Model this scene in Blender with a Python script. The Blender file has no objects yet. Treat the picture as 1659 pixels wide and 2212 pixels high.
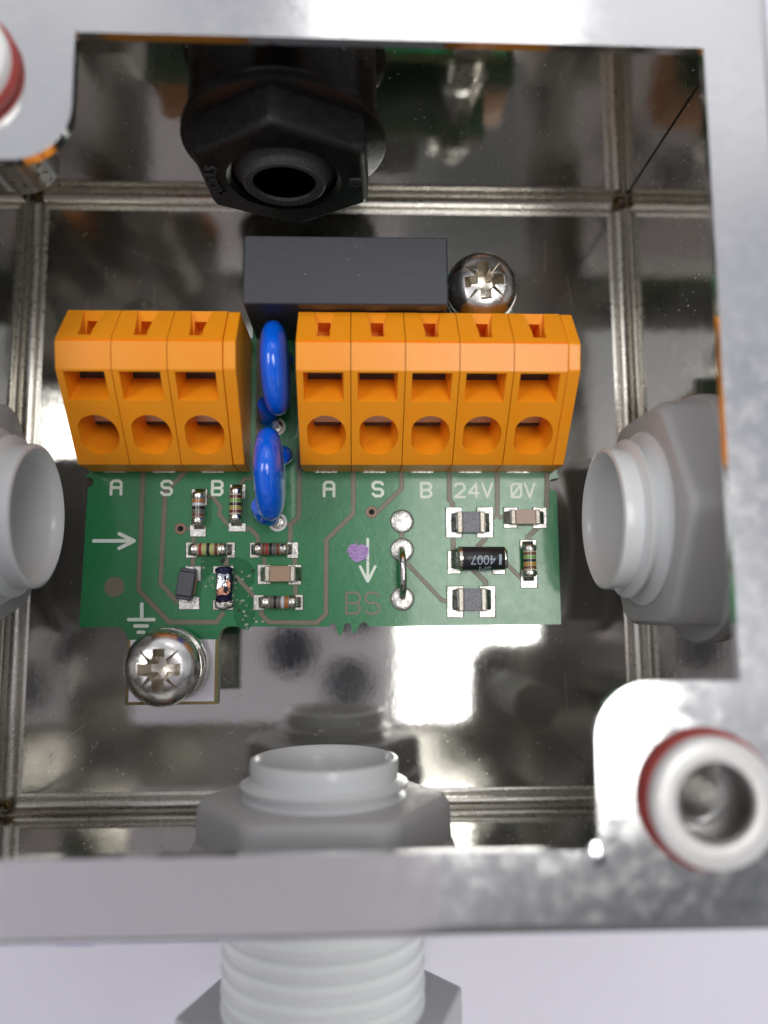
import bpy, bmesh, math, random
from mathutils import Vector, Matrix, Euler
random.seed(7)
PI = math.pi
SC = bpy.context.scene
COL = SC.collection

# ------------------------------------------------------------------ camera, world, lamps (1 unit = 1 mm)
CAM_LOC = Vector((2.8238, -13.7729, 90.4))
CAM_ROT = Euler((0.121049525, -0.0358106376, -0.00535942), 'XYZ')
cd = bpy.data.cameras.new('camera'); cam = bpy.data.objects.new('camera', cd); COL.objects.link(cam)
cam.location = CAM_LOC; cam.rotation_euler = CAM_ROT
cd.sensor_fit = 'VERTICAL'; cd.sensor_height = 24; cd.lens = 1700 / 2212 * 24
cd.clip_start = 1.0; cd.clip_end = 6000
cd.dof.use_dof = True; cd.dof.focus_distance = 79.5; cd.dof.aperture_fstop = 18.44e-3 / 2.3
SC.camera = cam

w = bpy.data.worlds.new('World'); SC.world = w; w.use_nodes = True
nt = w.node_tree; bg = nt.nodes['Background']
tc = nt.nodes.new('ShaderNodeTexCoord'); nz = nt.nodes.new('ShaderNodeTexNoise'); cr = nt.nodes.new('ShaderNodeValToRGB')
nz.inputs['Scale'].default_value = 1.7; nz.inputs['Detail'].default_value = 2
cr.color_ramp.elements[0].position = .38; cr.color_ramp.elements[0].color = (.34, .35, .385, 1)
cr.color_ramp.elements[1].position = .60; cr.color_ramp.elements[1].color = (.80, .80, .83, 1)
nt.links.new(tc.outputs['Generated'], nz.inputs['Vector']); nt.links.new(nz.outputs['Fac'], cr.inputs['Fac'])
nt.links.new(cr.outputs['Color'], bg.inputs['Color']); bg.inputs['Strength'].default_value = 0.70
# a darker side of the room (the person holding the phone stands there)
dp = nt.nodes.new('ShaderNodeVectorMath'); dp.operation = 'DOT_PRODUCT'; dp.inputs[1].default_value = Vector((.42, -.62, 1)).normalized()
rg = nt.nodes.new('ShaderNodeMapRange'); rg.interpolation_type = 'SMOOTHSTEP'
rg.inputs['From Min'].default_value = .90; rg.inputs['From Max'].default_value = .99; rg.inputs['To Min'].default_value = 1.0; rg.inputs['To Max'].default_value = .30
mx = nt.nodes.new('ShaderNodeVectorMath'); mx.operation = 'SCALE'
nt.links.new(tc.outputs['Generated'], dp.inputs[0]); nt.links.new(dp.outputs['Value'], rg.inputs['Value'])
dp2 = nt.nodes.new('ShaderNodeVectorMath'); dp2.operation = 'DOT_PRODUCT'; dp2.inputs[1].default_value = Vector((.1, -1, .12)).normalized()
rg2 = nt.nodes.new('ShaderNodeMapRange'); rg2.interpolation_type = 'SMOOTHSTEP'
rg2.inputs['From Min'].default_value = .62; rg2.inputs['From Max'].default_value = .90; rg2.inputs['To Min'].default_value = 1.0; rg2.inputs['To Max'].default_value = .15
mu = nt.nodes.new('ShaderNodeMath'); mu.operation = 'MULTIPLY'
nt.links.new(tc.outputs['Generated'], dp2.inputs[0]); nt.links.new(dp2.outputs['Value'], rg2.inputs['Value'])
nt.links.new(rg.outputs['Result'], mu.inputs[0]); nt.links.new(rg2.outputs['Result'], mu.inputs[1])
nt.links.new(cr.outputs['Color'], mx.inputs[0]); nt.links.new(mu.outputs['Value'], mx.inputs['Scale']); nt.links.new(mx.outputs['Vector'], bg.inputs['Color'])

def area(name, loc, target, sx, sy, radiance, col):
    l = bpy.data.lights.new(name, 'AREA'); l.shape = 'RECTANGLE'; l.size = sx; l.size_y = sy
    l.energy = radiance * PI * sx * sy; l.color = col
    o = bpy.data.objects.new(name, l); COL.objects.link(o); o.location = loc
    o.rotation_euler = (Vector(target) - Vector(loc)).to_track_quat('-Z', 'Y').to_euler()
    return o
cl = area('added_fill_light', (323, 20, 1500), (323, 20, 0), 442, 760, 6.0, (1, .985, .95))
cl.rotation_euler = (0, 0, 0)
cl2 = area('added_fill_light', (190, 1330, 1500), (190, 1330, 0), 540, 500, 1.0, (1, .985, .97)); cl2.rotation_euler = (0, 0, 0)
left_fill = area('added_fill_light', (-950, 150, 1500), (-950, 150, 0), 400, 760, 6.0, (1, .985, .96)); left_fill.rotation_euler = (0, 0, 0)  # unseen panel added to bring light and shape from the left
SC.view_settings.view_transform = 'Standard'; SC.view_settings.look = 'None'
SC.view_settings.exposure = 0.60; SC.view_settings.gamma = 1.0
SC.render.engine = 'CYCLES'
SC.cycles.max_bounces = 14; SC.cycles.glossy_bounces = 8; SC.cycles.diffuse_bounces = 5

# survey of the photograph: picture point (1659 x 2212) -> point on the real plane at height z
RM = CAM_ROT.to_matrix()
def P(px, py, z):
    d = RM @ Vector(((px - 829.5) / 1700, -(py - 1106) / 1700, -1.0))
    t = (z - CAM_LOC.z) / d.z
    v = CAM_LOC + d * t
    return Vector((v.x, v.y, z))
BZ = 8.4                                     # top face of the board
def a3(x, y, z=BZ): return P(164.6 + x * .3141, 987.5 + y * .3141, z)
def a4(x, y, z=BZ): return P(630.9 + x * .3803, 987.5 + y * .3803, z)

# ------------------------------------------------------------------ materials
def mat(name, col, rough=.5, metal=0., coat=0., noise=None, bump=None, ior=1.5, sss=0., spec=.5, trans=0., aniso=None, rnoise=None):
    """noise=(scale, amount, detail, second colour)  bump=(scale, distance_mm, stretch)"""
    m = bpy.data.materials.new(name); m.use_nodes = True
    n = m.node_tree.nodes; L = m.node_tree.links; b = n['Principled BSDF']
    b.inputs['Base Color'].default_value = (*col, 1); b.inputs['Roughness'].default_value = rough
    b.inputs['Metallic'].default_value = metal; b.inputs['Coat Weight'].default_value = coat
    b.inputs['Coat Roughness'].default_value = .08; b.inputs['IOR'].default_value = ior
    b.inputs['Specular IOR Level'].default_value = spec
    b.inputs['Transmission Weight'].default_value = trans
    if sss: b.inputs['Subsurface Weight'].default_value = sss; b.inputs['Subsurface Radius'].default_value = (1.2, .5, .15); b.inputs['Subsurface Scale'].default_value = .6
    t = n.new('ShaderNodeTexCoord')
    def ntex(scale, detail, stretch=(1, 1, 1), rough_=.6):
        mp = n.new('ShaderNodeMapping'); mp.inputs['Scale'].default_value = stretch
        L.new(t.outputs['Object'], mp.inputs['Vector'])
        q = n.new('ShaderNodeTexNoise'); q.inputs['Scale'].default_value = scale; q.inputs['Detail'].default_value = detail; q.inputs['Roughness'].default_value = rough_
        L.new(mp.outputs['Vector'], q.inputs['Vector']); return q
    if noise:
        q = ntex(noise[0], noise[2]); r = n.new('ShaderNodeValToRGB')
        r.color_ramp.elements[0].position = .35; r.color_ramp.elements[1].position = .65
        r.color_ramp.elements[0].color = (*col, 1); c2 = noise[3]
        r.color_ramp.elements[1].color = (*[a + (b_ - a) * noise[1] for a, b_ in zip(col, c2)], 1)
        L.new(q.outputs['Fac'], r.inputs['Fac']); L.new(r.outputs['Color'], b.inputs['Base Color'])
    if rnoise:
        q = ntex(rnoise[0], 4, rnoise[3] if len(rnoise) > 3 else (1, 1, 1)); r = n.new('ShaderNodeMapRange')
        r.inputs['From Min'].default_value = .35; r.inputs['From Max'].default_value = .7
        r.inputs['To Min'].default_value = rnoise[1]; r.inputs['To Max'].default_value = rnoise[2]
        L.new(q.outputs['Fac'], r.inputs['Value']); L.new(r.outputs['Result'], b.inputs['Roughness'])
    if bump:
        prev = None
        for bp in (bump if isinstance(bump, list) else [bump]):
            q = ntex(bp[0], 3, bp[2] if len(bp) > 2 else (1, 1, 1)); u = n.new('ShaderNodeBump')
            u.inputs['Distance'].default_value = bp[1]; u.inputs['Strength'].default_value = 1
            L.new(q.outputs['Fac'], u.inputs['Height'])
            if prev: L.new(prev.outputs['Normal'], u.inputs['Normal'])
            prev = u
        L.new(prev.outputs['Normal'], b.inputs['Normal'])
    return m

def dusty(m, scale=2.2, thr=.745, col=(.75, .74, .7), stretch=(1, 1, 1)):
    """sparse specks of dust lying on a surface"""
    n = m.node_tree.nodes; L = m.node_tree.links; b = n['Principled BSDF']; out = n['Material Output']
    t = n.new('ShaderNodeTexCoord'); mp = n.new('ShaderNodeMapping'); mp.inputs['Scale'].default_value = stretch
    q = n.new('ShaderNodeTexNoise'); q.inputs['Scale'].default_value = scale; q.inputs['Detail'].default_value = 1.0
    L.new(t.outputs['Object'], mp.inputs['Vector']); L.new(mp.outputs['Vector'], q.inputs['Vector'])
    r = n.new('ShaderNodeMapRange'); r.inputs['From Min'].default_value = thr; r.inputs['From Max'].default_value = thr + .02
    L.new(q.outputs['Fac'], r.inputs['Value'])
    d = n.new('ShaderNodeBsdfDiffuse'); d.inputs['Color'].default_value = (*col, 1)
    x = n.new('ShaderNodeMixShader'); L.new(r.outputs['Result'], x.inputs['Fac'])
    L.new(b.outputs['BSDF'], x.inputs[1]); L.new(d.outputs['BSDF'], x.inputs[2]); L.new(x.outputs['Shader'], out.inputs['Surface'])
    return m

M = {}
def scatter(m, fac, col):
    """fine scratches and dust film on polished steel: a small diffuse share"""
    n = m.node_tree.nodes; L = m.node_tree.links; b = n['Principled BSDF']; src = n['Material Output'].inputs['Surface'].links[0].from_socket
    d = n.new('ShaderNodeBsdfDiffuse'); d.inputs['Color'].default_value = (*col, 1); x = n.new('ShaderNodeMixShader')
    t = n.new('ShaderNodeTexCoord'); q = n.new('ShaderNodeTexNoise'); q.inputs['Scale'].default_value = .16; q.inputs['Detail'].default_value = 6
    r = n.new('ShaderNodeMapRange'); r.inputs['From Min'].default_value = .3; r.inputs['From Max'].default_value = .7; r.inputs['To Min'].default_value = fac * .5; r.inputs['To Max'].default_value = fac * 1.5
    L.new(t.outputs['Object'], q.inputs['Vector']); L.new(q.outputs['Fac'], r.inputs['Value']); L.new(r.outputs['Result'], x.inputs['Fac'])
    L.new(src, x.inputs[1]); L.new(d.outputs['BSDF'], x.inputs[2]); L.new(x.outputs['Shader'], n['Material Output'].inputs['Surface']); return m
M['floor'] = dusty(mat('polished_steel_floor', (.62, .615, .59), .05, 1, bump=[(1.6, .0011, (14, .25, 1)), (.30, .012)], rnoise=(.9, .05, .10, (9, .3, 1))), 3.4, .755)
M['wall'] = dusty(mat('polished_steel_wall', (.60, .585, .545), .06, 1, bump=[(.12, .04), (2.2, .0012)], rnoise=(.5, .04, .11)), 2.4, .755)
scatter(M['floor'], .045, (.62, .61, .58)); scatter(M['wall'], .04, (.60, .58, .53))
M['scratch'] = mat('scratch', (.55, .55, .52), .5, .6)
M['bend'] = mat('bent_steel', (.72, .69, .63), .3, 1, bump=(2.5, .008, (1, 1, 1)), rnoise=(1.5, .24, .38))
M['rim'] = mat('blasted_steel_rim', (.87, .865, .865), .1, 1, bump=[(2.2, .0030), (6, .0016), (.12, .012)], rnoise=(.8, .08, .17))
M['weld'] = mat('weld_stain', (.10, .075, .04), .5, 1, noise=(1.5, 1, 4, (.35, .25, .1)), bump=(3, .2))
M['seam'] = mat('seam_gap', (.01, .009, .008), .6)
M['steel'] = mat('machined_steel', (.68, .67, .65), .3, 1, rnoise=(1.2, .24, .4))
M['darksteel'] = mat('dark_steel_bore', (.34, .33, .31), .35, 1)
M['screw'] = mat('nickel_screw', (.78, .76, .74), .24, 1, bump=(.8, .01), rnoise=(1.5, .18, .32))
M['recess'] = mat('screw_recess', (.58, .54, .47), .3, 1, bump=(4, .03))
M['tin'] = mat('solder_tin', (.62, .62, .59), .36, 1, bump=(2.2, .06), rnoise=(1.5, .26, .5))
M['tin'] = mat('solder_tin', (.66, .66, .63), .34, 1, bump=[(2.2, .06), (6, .015)], noise=(2.4, 1, 4, (.42, .41, .38)), rnoise=(1.5, .24, .5))
M['solder'] = mat('solder_fillet', (.62, .61, .58), .25, 1, bump=(2.5, .15), noise=(1.3, 1, 3, (.25, .24, .22)))
M['orange'] = mat('orange_plastic', (.95, .315, .008), .32, sss=.14, bump=(2.5, .006), noise=(.35, 1, 3, (.95, .34, .014)), spec=.42)
M['black'] = mat('black_plastic', (.006, .006, .007), .34, spec=.4, bump=(5, .02), rnoise=(1.2, .26, .42))
M['marking'] = mat('lit_black_plastic', (.05, .05, .053), .3)  # lighter than the nut: light caught by the letters, put into the colour
M['bore'] = mat('shade_black_bore', (.001, .001, .001), .95, spec=.0)  # near-black lining, the deep shade of the bore put into its colour
M['rubber'] = mat('speckled_rubber', (.02, .021, .022), .6, noise=(6, 1, 2, (.07, .075, .08)), bump=(7, .05))
M['relay'] = dusty(mat('relay_case', (.036, .038, .045), .45, bump=(5, .015), noise=(3, .5, 4, (.045, .048, .056)), rnoise=(2, .36, .52)), 3.2, .77, (.3, .3, .3))
M['nutgrey'] = dusty(mat('grey_nylon', (.47, .465, .465), .42, bump=(3, .015), rnoise=(1, .36, .5), sss=.0), 3, .77, (.55, .55, .55))
M['tubegrey'] = mat('light_grey_nylon', (.72, .735, .74), .3, bump=(1.5, .02), coat=.1)
M['tubewhite'] = mat('pale_grey_nylon', (.82, .85, .83), .33, bump=(1.5, .02))
M['sleeve'] = mat('plated_sleeve', (.72, .71, .69), .3, .12, bump=(1.5, .03))
M['gasket'] = mat('red_silicone', (.30, .02, .014), .45, bump=(1.5, .1), noise=(1, .5, 3, (.38, .05, .035)))
M['blue'] = mat('blue_epoxy', (.0, .13, .86), .12, coat=.6, bump=(.45, .12), noise=(.5, .4, 2, (.004, .10, .62)))
M['bare'] = mat('bare_patch', (.20, .20, .33), .4, bump=(2, .1))
M['mask'] = mat('green_solder_mask', (.009, .185, .055), .32, coat=.4, bump=[(5.5, .012), (1.2, .02)], noise=(.12, .6, 3, (.012, .21, .068)), rnoise=(1.0, .26, .36))
M['fr4'] = mat('board_edge', (.13, .17, .045), .6, noise=(2, .6, 3, (.22, .25, .08)))
M['iso'] = mat('isolation_gap', (.175, .15, .10), .38, bump=(6, .012), noise=(3, .6, 3, (.21, .19, .135)))
M['isoedge'] = mat('gap_dark_edge', (.06, .075, .045), .5)  # dark olive edging round the gaps, vias and pads
M['silk'] = mat('silkscreen', (.80, .88, .78), .5, noise=(5, .5, 3, (.66, .76, .66)))
M['ring'] = mat('copper_ring', (.26, .15, .09), .4, noise=(3, .5, 3, (.32, .2, .13)))
M['hole'] = mat('dark_hole', (.003, .003, .003), .8)
M['purple'] = mat('purple_pen', (.27, .13, .42), .5, noise=(5, 1, 4, (.50, .33, .62)))
M['flux'] = mat('flux_residue', (.75, .8, .72), .08, trans=.6, bump=(2.5, .3))
M['soot'] = mat('soot', (.008, .008, .012), .4)
M['char'] = mat('burnt_blue_metal', (.03, .028, .09), .12, .8, bump=(2, .25), noise=(2, 1, 3, (.01, .01, .02)))
M['molten'] = mat('molten_metal', (.66, .70, .74), .12, 1, bump=(1.2, .12))
M['copper'] = mat('exposed_copper', (.78, .38, .26), .2, 1, bump=(2.4, .3))
M['tan'] = mat('tan_ceramic', (.36, .235, .155), .45, noise=(3, .6, 3, (.42, .28, .19)))
M['tan2'] = mat('pinkish_ceramic', (.40, .28, .22), .45, noise=(3, .6, 3, (.47, .34, .27)))
M['graychip'] = mat('speckled_grey_glass', (.075, .08, .10), .4, noise=(7, 1, 3, (.22, .23, .26)), bump=(6, .02))
M['term'] = mat('cream_solder_cap', (.62, .58, .49), .32, .55, bump=(5, .06), noise=(4, .7, 3, (.35, .32, .27)))
M['diodeblack'] = mat('diode_body', (.018, .018, .022), .3, bump=(2, .03))
M['print'] = mat('diode_print', (.42, .50, .60), .6, noise=(5, .6, 3, (.25, .3, .38)))
M['sod'] = mat('dark_epoxy_package', (.075, .078, .09), .42, bump=(4, .02))
M['wire'] = mat('tinned_wire', (.62, .60, .58), .14, 1, bump=(1, .05))
M['paper'] = mat('white_paper', (.80, .78, .86), .8, noise=(.06, .3, 4, (.76, .74, .84)), bump=(1.5, .03))
M['print_purple'] = mat('purple_ink', (.56, .52, .76), .7)
M['phone'] = mat('phone_back', (.60, .575, .57), .35)
M['lens'] = mat('lens_glass', (.004, .008, .02), .05, coat=1)
M['lint'] = mat('lint', (.7, .68, .6), .7)
BAND = {k: mat('band_' + k, c, .3, coat=.4) for k, c in dict(brown=(.16, .05, .025), red=(.33, .03, .02), yellow=(.52, .42, .10), olive=(.42, .34, .05),
        green=(.16, .40, .07), black=(.012, .012, .012), white=(.55, .60, .66), orange=(.42, .14, .03), lime=(.40, .47, .13), gray=(.12, .12, .12), darkred=(.16, .02, .015), amber=(.45, .24, .02)).items()}
M['melfbody'] = mat('resistor_lacquer', (.50, .45, .33), .25, coat=.6)
M['melfdark'] = mat('resistor_lacquer_dark', (.26, .22, .17), .25, coat=.6)
M['steelcap'] = mat('plated_cap', (.66, .64, .58), .2, 1, bump=(3, .06))

# ------------------------------------------------------------------ mesh helpers
class MB:
    def __init__(s): s.v = []; s.f = []; s.m = []
    def add(s, vs, fs, mi=0):
        k = len(s.v); s.v += [Vector(a) for a in vs]; s.f += [[i + k for i in f] for f in fs]; s.m += [mi] * len(fs)
    def box(s, a, b, mi=0):
        x0, y0, z0 = a; x1, y1, z1 = b
        s.add([(x0, y0, z0), (x1, y0, z0), (x1, y1, z0), (x0, y1, z0), (x0, y0, z1), (x1, y0, z1), (x1, y1, z1), (x0, y1, z1)],
              [(0, 3, 2, 1), (4, 5, 6, 7), (0, 1, 5, 4), (1, 2, 6, 5), (2, 3, 7, 6), (3, 0, 4, 7)], mi)
    def prism(s, poly, z0, z1, mi=0, mtx=None):       # poly: CCW list of 2d points
        n = len(poly); vs = [Vector((p[0], p[1], z0)) for p in poly] + [Vector((p[0], p[1], z1)) for p in poly]
        if mtx: vs = [mtx @ v for v in vs]
        s.add(vs, [tuple(range(n))[::-1], tuple(range(n, 2 * n))] + [(i, (i + 1) % n, n + (i + 1) % n, n + i) for i in range(n)], mi)
    def lathe(s, prof, n=48, mtx=None, mi=0, close=False):   # prof: (r, h) list about z
        vs = []; fs = []
        for r, h in prof:
            for i in range(n): a = 2 * PI * i / n; vs.append(Vector((r * math.cos(a), r * math.sin(a), h)))
        if mtx: vs = [mtx @ v for v in vs]
        m = len(prof)
        for j in range(m if close else m - 1):
            j2 = (j + 1) % m
            for i in range(n): i2 = (i + 1) % n; fs.append((j * n + i, j * n + i2, j2 * n + i2, j2 * n + i))
        if not close:
            if prof[0][0] > 1e-6: fs.append(tuple(range(n))[::-1])
            if prof[-1][0] > 1e-6: fs.append(tuple((m - 1) * n + i for i in range(n)))
        s.add(vs, fs, mi)
    def tube(s, pts, r, n=12, mi=0):
        pts = [Vector(p) for p in pts]; vs = []; fs = []; up = Vector((.123, .456, .87)).normalized()
        for k, p in enumerate(pts):
            d = (pts[min(k + 1, len(pts) - 1)] - pts[max(k - 1, 0)]).normalized()
            u = d.cross(up).normalized(); q = u.cross(d).normalized(); rr = r[k] if isinstance(r, (list, tuple)) else r
            for i in range(n): a = 2 * PI * i / n; vs.append(p + (u * math.cos(a) + q * math.sin(a)) * rr)
        for k in range(len(pts) - 1):
            for i in range(n): j = (i + 1) % n; fs.append((k * n + i, (k + 1) * n + i, (k + 1) * n + j, k * n + j))
        fs.append(tuple(range(n))); fs.append(tuple((len(pts) - 1) * n + i for i in range(n))[::-1])
        s.add(vs, fs, mi)
    def disc(s, c, r, z, n=40, mi=0):
        s.add([(c[0] + r * math.cos(2 * PI * i / n), c[1] + r * math.sin(2 * PI * i / n), z) for i in range(n)], [tuple(range(n))], mi)
    def ribbon(s, pts, wd, z, mi=0, caps=False):      # flat strip with mitred bends
        p = [Vector((a[0], a[1])) for a in pts]; L = []; Rr = []
        for k in range(len(p)):
            d0 = (p[k] - p[k - 1]).normalized() if k > 0 else (p[1] - p[0]).normalized()
            d1 = (p[k + 1] - p[k]).normalized() if k < len(p) - 1 else d0
            n0 = Vector((-d0.y, d0.x)); n1 = Vector((-d1.y, d1.x)); m = (n0 + n1)
            if m.length < 1e-6: m = n0
            m.normalize(); q = wd / 2 / max(.35, m.dot(n0))
            L.append(p[k] + m * q); Rr.append(p[k] - m * q)
        if caps:
            out = []
            d = (p[-1] - p[-2]).normalized(); nrm = Vector((-d.y, d.x)); d_ = (p[1] - p[0]).normalized(); n_ = Vector((-d_.y, d_.x))
            loop = Rr[:-1] + [p[-1] + (d * math.cos(a) + nrm * math.sin(a)) * wd / 2 for a in [(-PI / 2 + PI * i / 8) for i in range(9)]] + L[:-1][::-1][:-1]
            loop += [p[0] + (-d_ * math.cos(a) - n_ * math.sin(a)) * wd / 2 for a in [(-PI / 2 + PI * i / 8) for i in range(9)]]
            loop = loop[1:] if len(p) > 1 else loop
            s.add([(a.x, a.y, z) for a in loop], [tuple(range(len(loop)))], mi)
        else:
            vs = [(a.x, a.y, z) for a in L] + [(a.x, a.y, z) for a in Rr]; n = len(p)
            s.add(vs, [(n + k, n + k + 1, k + 1, k) for k in range(n - 1)], mi)
    def loft(s, A, B, mi=0):       # two equal rings -> closed solid
        n = len(A); s.add(list(A) + list(B), [tuple(range(n))[::-1], tuple(range(n, 2 * n))] + [(i, (i + 1) % n, n + (i + 1) % n, n + i) for i in range(n)], mi)
    def build(s, name, mats, parent=None, smooth=35, bevel=0, seg=2, fix=True):
        me = bpy.data.meshes.new(name); me.from_pydata(s.v, [], s.f)
        for m in (mats if isinstance(mats, list) else [mats]): me.materials.append(M[m] if isinstance(m, str) else m)
        for p, i in zip(me.polygons, s.m): p.material_index = i
        if fix:
            b = bmesh.new(); b.from_mesh(me); bmesh.ops.recalc_face_normals(b, faces=b.faces); b.to_mesh(me); b.free()
        me.update()
        o = bpy.data.objects.new(name, me); COL.objects.link(o)
        if parent: o.parent = parent
        if smooth:
            me.shade_smooth(); me.set_sharp_from_angle(angle=math.radians(smooth))
        if bevel:
            q = o.modifiers.new('bevel', 'BEVEL'); q.width = bevel; q.segments = seg; q.limit_method = 'ANGLE'; q.angle_limit = math.radians(25); q.harden_normals = False
            me.shade_smooth() if smooth else None
        return o

def thing(name, label, cat, loc=(0, 0, 0), group=None, rz=0):
    o = bpy.data.objects.new(name, None); COL.objects.link(o); o.location = loc; o.rotation_euler = (0, 0, rz); o.empty_display_size = 2
    o['label'] = label; o['category'] = cat
    if group: o['group'] = group
    return o
def tag(o, label, cat, group=None):
    o['label'] = label; o['category'] = cat
    if group: o['group'] = group
    return o
def struct(o, kind='structure'): o['kind'] = kind; return o
def dup(root, loc, label, rz=None):
    r = root.copy(); COL.objects.link(r); r.location = loc; r['label'] = label
    if rz is not None: r.rotation_euler = (0, 0, rz)
    for ch in list(root.children):
        c = ch.copy(); COL.objects.link(c); c.parent = r
        for g in list(ch.children):
            d = g.copy(); COL.objects.link(d); d.parent = c
    return r
def boolean(base, cutter_mbs):
    """difference of a MB solid with several MB solids -> mesh"""
    o = base.build('tmp_base', 'orange', smooth=0); cs = []
    for c in cutter_mbs:
        k = c.build('tmp_cut', 'orange', smooth=0); cs.append(k)
        q = o.modifiers.new('b', 'BOOLEAN'); q.operation = 'DIFFERENCE'; q.object = k; q.solver = 'EXACT'
    bpy.context.view_layer.update()
    me = bpy.data.meshes.new_from_object(o.evaluated_get(bpy.context.evaluated_depsgraph_get()))
    for k in [o] + cs: bpy.data.objects.remove(k, do_unlink=True)
    return me
def link_mesh(name, me, mats, parent, smooth=35):
    if mats: me.materials.clear()
    for m in ([] if not mats else mats if isinstance(mats, list) else [mats]): me.materials.append(M[m])
    o = bpy.data.objects.new(name, me); COL.objects.link(o); o.parent = parent
    if smooth: me.shade_smooth(); me.set_sharp_from_angle(angle=math.radians(smooth))
    return o
def arc(cx, cy, r, a0, a1, n=8): return [(cx + r * math.cos(math.radians(a0 + (a1 - a0) * i / n)), cy + r * math.sin(math.radians(a0 + (a1 - a0) * i / n))) for i in range(n + 1)]
def hexpts(R, rot=0): return [(R * math.cos(rot + i * PI / 3), R * math.sin(rot + i * PI / 3)) for i in range(6)]

# ------------------------------------------------------------------ the table paper
m = MB(); m.add([(-700, -700, -1.6), (700, -700, -1.6), (700, 700, -1.6), (-700, 700, -1.6)], [(0, 1, 2, 3)])
pap = struct(m.build('table_surface', 'paper', smooth=0))
for (x0, x1, y0, y1) in [(-60, -34.9, -50.1, -49.2), (-29.8, -25.6, -50.3, -49.4), (-23.1, -12.2, -50.1, -48.9), (60, 64, 20, 70), (-20, 50, 62, 66), (-90, -60, -20, 60)]:
    m = MB(); m.ribbon([(x0, (y0 + y1) / 2), (x1, (y0 + y1) / 2)], y1 - y0, -1.59); o = m.build('printed_mark', 'print_purple', pap, smooth=0)

# ------------------------------------------------------------------ the steel enclosure
W = 35.6; ZR = 32.9; OPN = 30.9; OUT = 36.9; RB = 1.9
enc = thing('metal_enclosure', 'open square stainless steel enclosure with mirror polished inside and a pale inward rim', 'enclosure', (0, 0, 0))
m = MB(); m.box((-W + RB, -W + RB, -1.0), (W - RB, W - RB, 0)); m.build('floor_panel', 'floor', enc, smooth=0)
rr = random.Random(5); m = MB()
for k in range(26):
    x, y = rr.uniform(-30, 30), rr.uniform(-31, 30); L_ = rr.uniform(1.5, 9); a = PI / 2 + rr.gauss(0, .05) if rr.random() < .7 else rr.uniform(0, PI)
    if abs(x + L_ * math.cos(a)) > 32 or y + L_ * math.sin(a) > 32: continue
    m.ribbon([(x, y), (x + L_ * math.cos(a), y + L_ * math.sin(a))], rr.uniform(.012, .03), .004 + k * .0008)
sc_ = m.build('fine_scratches', 'scratch', enc, smooth=0); sc_['kind'] = 'stuff'
# rounded bend between floor and walls, with the shallow rolled bead beside it
prof = [(RB + .02, 0.0)] + [(RB - .05 - .75 * i / 8, .0 + .16 * math.sin(PI * i / 8)) for i in range(0, 9)] + [(1.1 - 1.1 * math.sin(math.radians(a)), 1.1 - 1.1 * math.cos(math.radians(a))) for a in range(6, 91, 7)]
prof += [(0.0 + .14 * math.sin(PI * i / 6), 1.25 + .75 * i / 6) for i in range(0, 7)]
cn = [(-1, -1), (1, -1), (1, 1), (-1, 1)]
for s_ in range(4):
    m = MB(); a, b = cn[s_], cn[(s_ + 1) % 4]; vs = []; K = len(prof); NS = 24
    for i, (ins, z) in enumerate(prof):
        for c_ in range(NS + 1):
            t = c_ / NS; q = (a[0] + (b[0] - a[0]) * t, a[1] + (b[1] - a[1]) * t)
            vs.append((q[0] * (W - ins), q[1] * (W - ins), z))
    m.add(vs, [(i * (NS + 1) + k, i * (NS + 1) + k + 1, (i + 1) * (NS + 1) + k + 1, (i + 1) * (NS + 1) + k) for i in range(K - 1) for k in range(NS)])
    m.build('corner_bend', 'bend', enc, smooth=60)
# four walls (real sheet 0.7 mm)
for s_ in range(4):
    m = MB(); hw = W + .0
    ang = s_ * PI / 2; R = Matrix.Rotation(ang, 4, 'Z')
    m.box((-hw, W, 1.9), (hw, W + .7, ZR - .9)); m.v = [R @ v for v in m.v]; m.build('wall_panel', 'wall', enc, smooth=0)
    m = MB(); m.tube([(W - .03, W - .03, 2), (W - .03, W - .03, ZR - 1)], .09, 6); m.v = [R @ v for v in m.v]; m.build('corner_seam', 'seam', enc)
    m = MB(); m.add([], []); 
    for k in range(3):
        m.lathe([(0, .5), (.35, .4), (.62, .1), (.7, -.3)], 14, R @ Matrix.Translation((W - .6 - random.random() * .4, W - .6 - random.random() * .4, .5 + k * .2)) @ Matrix.Scale(.55, 4))
    m.build('weld_spot', 'weld', enc)
# inward rim with two rounded corner tabs (bottom right and top left), 0.9 mm thick
def rim_part(poly, name='rim_flange'):
    m = MB(); m.prism(poly, ZR - .9, ZR); return m
o_ = OPN
tabBR = [(o_, -19.2)] + [(24.6, -19.2)] + arc(24.2, -23.3, 4.1, 88, 180, 12)[0:] + [(20.0, -o_)]
tabTL = [(-o_, 20.4)] + [(-24.4, 20.4)] + arc(-23.6, 24.9, 4.5, 268, 360, 12) + [(-19.1, o_)]
FR = 1.15                                     # radius of the folded outer edge
def rsq(o, r_): return arc(o - r_, o - r_, r_, 0, 90, 6) + arc(-o + r_, o - r_, r_, 90, 180, 6) + arc(-o + r_, -o + r_, r_, 180, 270, 6) + arc(o - r_, -o + r_, r_, 270, 360, 6)
outer = rsq(OUT - FR, .4)
m = MB(); rg_ = []
for a in range(0, 91, 10):
    ra = math.radians(a); k = FR * (1 - math.sin(ra)); rg_.append([(x, y, ZR - FR * (1 - math.cos(ra))) for x, y in rsq(OUT - k, .4 + FR - k)])
rg_.append([(x, y, 2.0) for x, y in rsq(OUT + .02, .4 + FR)]); NN = len(rg_[0])
m.add([v for q_ in rg_ for v in q_], [(j * NN + i, j * NN + (i + 1) % NN, (j + 1) * NN + (i + 1) % NN, (j + 1) * NN + i) for j in range(len(rg_) - 1) for i in range(NN)])
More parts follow.
